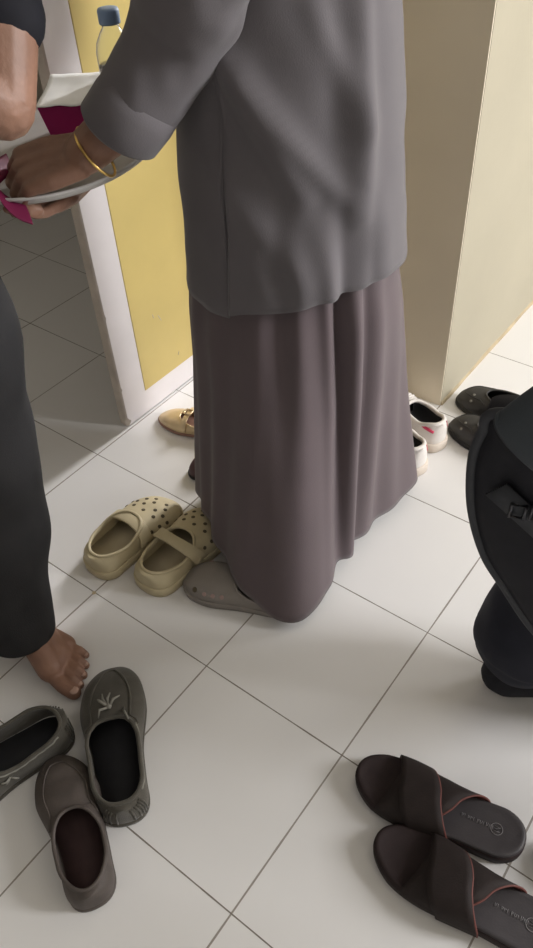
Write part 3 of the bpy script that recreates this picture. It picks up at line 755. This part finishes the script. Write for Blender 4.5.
# head scarf
bm = bmesh.new(); ball(bm, (-.105, .695, 1.56), (.105, .105, .12), 3); chain(bm, [((-.09, .70, 1.50), .098), ((-.07, .71, 1.40), .105), ((-.06, .715, 1.31), .14), ((-.06, .715, 1.24), .15)])
o = remesh('head_scarf', bm, .008, M_['scarf'], W, 4, True)
bmf = bmesh.new(); bmf.from_mesh(o.data)          # face opening
fc = Vector((-.12-.8*.10, .68-.6*.10, 1.525)) - Vector((-.06, .70, 0))
bmesh.ops.delete(bmf, geom=[v for v in bmf.verts if (v.co-fc).length < .085], context='VERTS'); bmf.to_mesh(o.data); bmf.free()

# --- barefoot man at the left ------------------------------------------------------
P2 = thing('person', 'barefoot person at the left edge in charcoal trousers and a black short-sleeved top', 'person', (-.34, .08, 0))
bm = bmesh.new()
n1 = foot(bm, (-.381, .146, .002), -2.0, -1); n2 = foot(bm, (-.52, -.10, .002), -20, 1)
chain(bm, [((-.312, .140, .11), .034), ((-.305, .17, .28), .052), ((-.300, .195, .48), .058), ((-.318, .205, .68), .078), ((-.335, .19, .86), .088)])
chain(bm, [((-.462, -.115, .11), .034), ((-.45, -.11, .28), .052), ((-.43, -.09, .48), .058), ((-.40, -.04, .68), .078), ((-.385, .0, .86), .088)])
chain(bm, [((-.36, .095, .92), .115), ((-.33, .09, 1.05), .112), ((-.28, .09, 1.20), .115), ((-.25, .09, 1.27), .08), ((-.225, .09, 1.35), .055), ((-.20, .09, 1.41), .06)])
chain(bm, [((-.345, .17, .90), .09), ((-.375, .02, .90), .09)]); chain(bm, [((-.245, .235, 1.26), .055), ((-.26, .09, 1.26), .07), ((-.265, -.07, 1.26), .055)])
chain(bm, [((-.245, .235, 1.26), .055), ((-.21, .335, 1.15), .042), ((-.178, .335, 1.04), .040), ((-.156, .296, .972), .035), ((-.178, .235, 1.02), .038), ((-.238, .10, 1.13), .026)])
chain(bm, [((-.265, -.07, 1.26), .055), ((-.30, -.14, 1.12), .046), ((-.31, -.14, 1.00), .038), ((-.22, -.08, 1.00), .033), ((-.16, -.02, 1.02), .025)])
hand(bm, frame((-.242, .09, 1.138), (-.4, -.75, .5), (.8, -.2, .3)), -1, (.4, .5, .4), 1.0)
hand(bm, frame((-.155, -.012, 1.022), (.6, .6, .2), (0, 0, 1)), 1, (.4, .5, .4), 1.0)
ey = head(bm, (-.18, .10, 1.50), (.9, .3))
remesh('body', bm, .0030, M_['skin'], P2, 2, True); nails_of(n1, P2); eyes(ey, P2)
bm = bmesh.new()
tube_cloth(bm, [(-.318, .130, .070), (-.315, .138, .13), (-.312, .162, .26), (-.318, .190, .38), (-.318, .208, .52), (-.325, .218, .70), (-.345, .175, .90)], [.068, .070, .079, .083, .088, .100, .112], 64, .012, 4, 17, m=10)
tube_cloth(bm, [(-.462, -.118, .060), (-.46, -.115, .13), (-.45, -.11, .28), (-.43, -.09, .48), (-.40, -.04, .70), (-.38, .0, .90)], [.070, .070, .078, .085, .10, .112], 48, .010, 8, 17)
tube_cloth(bm, [(-.36, .09, .80), (-.36, .09, .90), (-.355, .095, .98)], [.12, .165, .155], 64, .004, 9, 17, cap0=True)
o = from_bm('trousers', bm, M_['trouser'], P2, world=True); md = o.modifiers.new('t', 'SOLIDIFY'); md.thickness = .002; md.offset = -1
bm = bmesh.new()
chain(bm, [((-.36, .09, .90), .165), ((-.33, .09, 1.05), .155), ((-.28, .09, 1.20), .145), ((-.25, .09, 1.27), .09)])
chain(bm, [((-.255, .245, 1.26), .068), ((-.255, .09, 1.27), .085), ((-.265, -.07, 1.26), .068)])
chain(bm, [((-.255, .245, 1.26), .068), ((-.218, .338, 1.15), .058), ((-.188, .340, 1.07), .053), ((-.180, .342, 1.046), .047)]); chain(bm, [((-.265, -.07, 1.26), .068), ((-.30, -.14, 1.12), .060)])
remesh('shirt', bm, .008, M_['blackshirt'], P2, 3, True)
bm = bmesh.new(); ball(bm, (-.195, .095, 1.545), (.098, .095, .09), 3); ball(bm, (-.215, .092, 1.50), (.08, .088, .09), 3); remesh('hair', bm, .007, M_['hair'], P2, 3, True)

# --- person at the right edge --------------------------------------------------------
P3 = thing('person', 'person at the right edge in dark navy trousers and a slate shirt, bending away', 'person', (.58, .52, 0))
bm = bmesh.new()
foot(bm, (.433, .550, .004), 45, 1); foot(bm, (.64, .70, .004), -5, -1)
for a, k, h in (((.474, .590), (.515, .585), (.58, .59)), ((.70, .70), (.72, .69), (.64, .66))):
    chain(bm, [((a[0], a[1], .11), .034), ((k[0], k[1], .28), .052), ((k[0], k[1], .46), .058), ((h[0], h[1], .62), .078), ((h[0], h[1], .70), .09)])
chain(bm, [((.60, .59, .66), .105), ((.70, .56, .80), .100), ((.84, .52, .93), .105), ((.93, .50, 1.01), .07), ((1.0, .52, 1.06), .05), ((1.05, .54, 1.07), .06)])
chain(bm, [((.86, .40, .95), .05), ((.90, .54, 1.0), .06), ((.86, .68, .95), .05)])
chain(bm, [((.86, .40, .95), .05), ((.91, .35, .80), .044), ((.96, .35, .68), .038), ((1.04, .37, .56), .032), ((1.09, .39, .49), .025)])
chain(bm, [((.86, .68, .95), .05), ((.91, .73, .80), .044), ((.96, .73, .68), .038), ((1.04, .70, .56), .032), ((1.09, .68, .49), .025)])
hand(bm, frame((1.093, .391, .484), (.55, .1, -.8), (.8, 0, .5)), 1, (.4, .5, .4)); hand(bm, frame((1.093, .678, .484), (.55, -.1, -.8), (.8, 0, .5)), -1, (.4, .5, .4))
ey = head(bm, (1.13, .54, 1.09), (1, .05))
remesh('body', bm, .0036, M_['skin'], P3, 2, True); eyes(ey, P3)
bm = bmesh.new()
tube_cloth(bm, [(.474, .585, .096), (.472, .585, .125), (.474, .586, .16), (.490, .582, .24), (.520, .580, .40), (.555, .585, .55), (.58, .60, .70)], [.066, .078, .088, .082, .086, .10, .115], 56, .008, 21, 20, m=8)
tube_cloth(bm, [(.70, .70, .06), (.70, .70, .13), (.715, .695, .28), (.72, .69, .42), (.68, .67, .58), (.63, .64, .70)], [.07, .078, .08, .086, .10, .115], 48, .008, 23, 20)
tube_cloth(bm, [(.585, .61, .62), (.63, .60, .70), (.70, .57, .80)], [.12, .135, .125], 64, .004, 25, 17, cap0=True)
o = from_bm('trousers', bm, M_['navy'], P3, world=True); md = o.modifiers.new('t', 'SOLIDIFY'); md.thickness = .002; md.offset = -1
for hx, dg in (((.432, .549), 45), ((.636, .70), -5)):
    bm = bmesh.new(); Mx = Matrix.Translation((hx[0], hx[1], 0)) @ Matrix.Rotation(math.radians(dg), 4, 'Z')
    T = lambda x, y, z: Mx @ Vector((x, y, z))
    chain(bm, [(T(.034, 0, .039), .037), (T(.060, 0, .10), .038)]); chain(bm, [(T(.062, 0, .075), .038), (T(.12, 0, .048), .040), (T(.18, 0, .034), .034), (T(.222, .008, .028), .027)]); chain(bm, [(T(.17, .02, .032), .031), (T(.222, .026, .027), .026)]); chain(bm, [(T(.15, -.02, .032), .031), (T(.195, -.026, .027), .026)])
    chain(bm, [(T(.04, 0, .037), .036), (T(.15, 0, .034), .034)]); chain(bm, [(T(.10, .02, .032), .031), (T(.18, .024, .031), .030)]); chain(bm, [(T(.04, -.006, .037), .036), (T(.10, -.018, .035), .034)]); chain(bm, [(T(.10, -.02, .032), .031), (T(.17, -.024, .031), .030)])
    remesh('sock', bm, .005, M_['sock'], P3, 2, True)
bm = bmesh.new()
tube_cloth(bm, [(.545, .425, .668), (.575, .428, .710), (.69, .50, .82), (.82, .52, .93), (.90, .52, 1.0), (.95, .52, 1.03)], [.155, .156, .155, .15, .12, .065], 72, .008, 31, 14, m=8, sq=.20, sq1=.95)
tube_cloth(bm, [(.84, .50, .99), (.855, .43, .985), (.875, .395, .92), (.905, .36, .82), (.95, .35, .70)], [.055, .070, .072, .066, .06], 40, .005, 33, 20); tube_cloth(bm, [(.84, .58, .99), (.855, .65, .985), (.875, .69, .92), (.905, .725, .82), (.95, .73, .70)], [.055, .070, .072, .066, .06], 40, .005, 34, 20)
o = from_bm('shirt', bm, M_['slate'], P3, world=True); md = o.modifiers.new('t', 'SOLIDIFY'); md.thickness = .002; md.offset = -1
bm = bmesh.new(); ball(bm, (1.115, .54, 1.13), (.098, .095, .09), 3); ball(bm, (1.09, .54, 1.08), (.075, .088, .10), 3); remesh('hair', bm, .007, M_['hair'], P3, 3, True)

# shoulder bag hanging in front of that person's hip
BG = thing('shoulder_bag', 'black shoulder bag with grey piping hanging at the right edge over navy trousers', 'bag', (.48, .42, .34))
bn = Vector((.48-.6095, .42+.2264, 0)).normalized(); bs = Vector((bn.y, -bn.x, 0))
ol = [(-.070, .722), (-.088, .690), (-.093, .640), (-.083, .565), (-.058, .495), (-.026, .447), (.031, .372), (.09, .335), (.17, .335), (.225, .385), (.245, .50), (.235, .64), (.19, .715), (.08, .735)]
OL = [Vector((p.x, p.y)) for p in cat([(a, b, 0) for a, b in ol], 8, True)]; ctr = Vector((.085, .545))
def bagpt(q, sc_, d): 
    v = ctr+(q-ctr)*sc_; return Vector((.48, .42, 0)) + bs*v.x + Vector((0, 0, v.y)) + bn*d
bm = bmesh.new()
loft(bm, [[bagpt(q, k, d) for q in OL] for k, d in ((.30, -.010), (.62, -.008), (.86, -.002), (.955, .006), (1.0, .018), (1.0, .040), (.95, .052), (.7, .058))])
bagb = from_bm('bag_body', bm, M_['bag'], BG, world=True)
bm = bmesh.new(); add_tube(bm, [bagpt(q, .985, .010) for q in OL], .0065, True, 8); from_bm('piping', bm, M_['bagtrim'], BG, world=True)
bm = bmesh.new(); rows = []
for i in range(15):
    q = Vector((-.085+.02*math.sin(i/14*PI)+i/14*.24, .63-.20*i/14)); 
    rows.append([bm.verts.new(bagpt(Vector((q.x*.9+.02+dx, q.y+dy)), 1.0, -.013+.002*abs(dx)*100)) for dx, dy in ((-.010, -.012), (.010, .012))])
grid_faces(bm, rows); o = from_bm('webbing', bm, M_['bagtrim'], BG, world=True); md = o.modifiers.new('t', 'SOLIDIFY'); md.thickness = .003
bm = bmesh.new()
for dx, dz in ((0, 0), (.022, .004)):
    add_tube(bm, [bagpt(Vector((-.028+dx+a, .610+dz+b)), 1.0, -.017) for a, b in ((-.008, -.011), (.008, -.008), (.008, .011), (-.008, .008))], .0026, True, 6)
from_bm('buckle', bm, M_['buckle'], BG, world=True)
bm = bmesh.new(); rows = []
for p in cat([(.47, .44, .69), (.53, .36, .80), (.62, .36, .93), (.76, .50, 1.06), (.86, .66, 1.05), (.84, .73, .90), (.74, .66, .76), (.66, .47, .66)], 6):
    rows.append([bm.verts.new(p+Vector((.018, .006, 0))), bm.verts.new(p-Vector((.018, .006, 0)))])
grid_faces(bm, rows); o = from_bm('strap', bm, M_['bagtrim'], BG, world=True); md = o.modifiers.new('t', 'SOLIDIFY'); md.thickness = .003

# ------------------------------------------------------------------ tray and what it carries
TZ = .782; TC = Vector((-.425, .570)); td = Vector((-.35, .94)); te = Vector((.94, .35))
TR = thing('tray', 'pale grey plastic tray held out by the person in the grey tunic', 'tray', (TC.x, TC.y, TZ))
def tp(k, z, g=0.0): 
    a = 2*PI*k/64; v = TC + td*(.205+g)*math.cos(a) + te*(.152+g)*math.sin(a); return Vector((v.x, v.y, z))
bm = bmesh.new(); loft(bm, [[tp(k, z, g) for k in range(64)] for g, z in ((-.03, TZ-.004), (-.008, TZ-.003), (.0, TZ+.008), (-.003, TZ+.010), (-.011, TZ), (-.035, TZ-.001))])
from_bm('tray_dish', bm, M_['traym'], TR, world=True)
bm = bmesh.new(); add_tube(bm, [tp(k, TZ+.009, .001) for k in range(64)], .0028, True, 8); from_bm('rim', bm, M_['traym'], TR, world=True)
# magenta box with white paper folded over its top
BX = thing('gift_box', 'dark magenta box standing on the grey tray under white paper', 'box', (-.45, .64, TZ))
bm = bmesh.new()
def quadbox(bm, c, ux, sx, uy, sy, z0, z1, taper=0.0):
    ux = Vector(ux).normalized(); uy = Vector(uy).normalized(); c = Vector(c)
    loft(bm, [[Vector((*(c+ux*sx*a*k+uy*sy*b*k), z)) for a, b in ((-1, -1), (1, -1), (1, 1), (-1, 1))] for z, k in ((z0, 1-taper), (z1, 1.0))])
ux = Vector((.80, .60)); uy = Vector((-.60, .80))
bc = Vector((-.455, .628))
quadbox(bm, bc, ux, .043, uy, .045, TZ, TZ+.058, .25); o = from_bm('box_body', bm, M_['magenta'], BX, False, world=True)
bv = o.modifiers.new('b', 'BEVEL'); bv.width = .002; bv.segments = 2
PA = bmesh.new(); rows = []
for i in range(13):
    row = []
    for j in range(13):
        a = -1+i/6; b = -1+j/6
        p = bc + ux*(.049*a+.004) + uy*(.066*b+.016)
        row.append(PA.verts.new((p.x, p.y, TZ+.0605+.008*max(0, b)**2+.002*noise.noise(Vector((a*2, b*2, 0))) - (.0))))
    rows.append(row)
grid_faces(PA, rows); o = from_bm('paper_sheet', PA, M_['paper'], None); tag(o, 'white paper sheet lying on top of the dark magenta box', 'paper'); md = o.modifiers.new('t', 'SOLIDIFY'); md.thickness = .0008; md.offset = 1
# magenta ribbon hanging over the near rim
bm = bmesh.new(); rows = []
for p in cat([(-.400, .450, .812), (-.380, .415, .818), (-.362, .390, .818), (-.343, .377, .806), (-.322, .380, .788), (-.306, .394, .776)], 8):
    rows.append([bm.verts.new(p+Vector((-.020, .012, .004))), bm.verts.new(p+Vector((.016, -.008, -.014)))])
grid_faces(bm, rows); o = from_bm('ribbon', bm, M_['crimson'], None); tag(o, 'crimson ribbon hanging over the near rim of the grey tray', 'ribbon'); md = o.modifiers.new('t', 'SOLIDIFY'); md.thickness = .0015; sb = o.modifiers.new('s', 'SUBSURF'); sb.levels = sb.render_levels = 1
# water bottle
BT = thing('water_bottle', 'small clear plastic water bottle with a blue-grey cap behind the grey sleeve', 'bottle', (-.428, .718, TZ))
def lathe(bm, prof, n=32, c0=True, c1=True): loft(bm, [[Vector((r*math.cos(2*PI*k/n), r*math.sin(2*PI*k/n), z)) for k in range(n)] for r, z in prof], c0, c1)
bm = bmesh.new()
lathe(bm, [(.018, .001), (.026, .003), (.028, .010), (.028, .030), (.0265, .036), (.028, .042), (.028, .060), (.0262, .066), (.028, .072), (.028, .098), (.025, .112), (.017, .126), (.0125, .132), (.0125, .140), (.0113, .140), (.0113, .131), (.016, .125), (.024, .111), (.027, .098), (.027, .010), (.025, .004), (.017, .003)])
from_bm('bottle_body', bm, M_['pet'], BT)
bm = bmesh.new(); lathe(bm, [(.0165, .0035), (.0245, .0045), (.0265, .010), (.0265, .060), (.0265, .082)]); from_bm('water', bm, M_['water'], BT)
bm = bmesh.new(); n = 40; rg = []
for r, z in ((.0152, .136), (.0155, .138), (.0155, .153), (.0145, .156), (.010, .157)):
    rg.append([Vector(((r+(.0005 if k % 2 and z < .154 else 0))*math.cos(2*PI*k/n), (r+(.0005 if k % 2 and z < .154 else 0))*math.sin(2*PI*k/n), z)) for k in range(n)])
loft(bm, rg); from_bm('cap', bm, M_['capb'], BT)
BT.scale = (1.08, 1.08, 1.08)
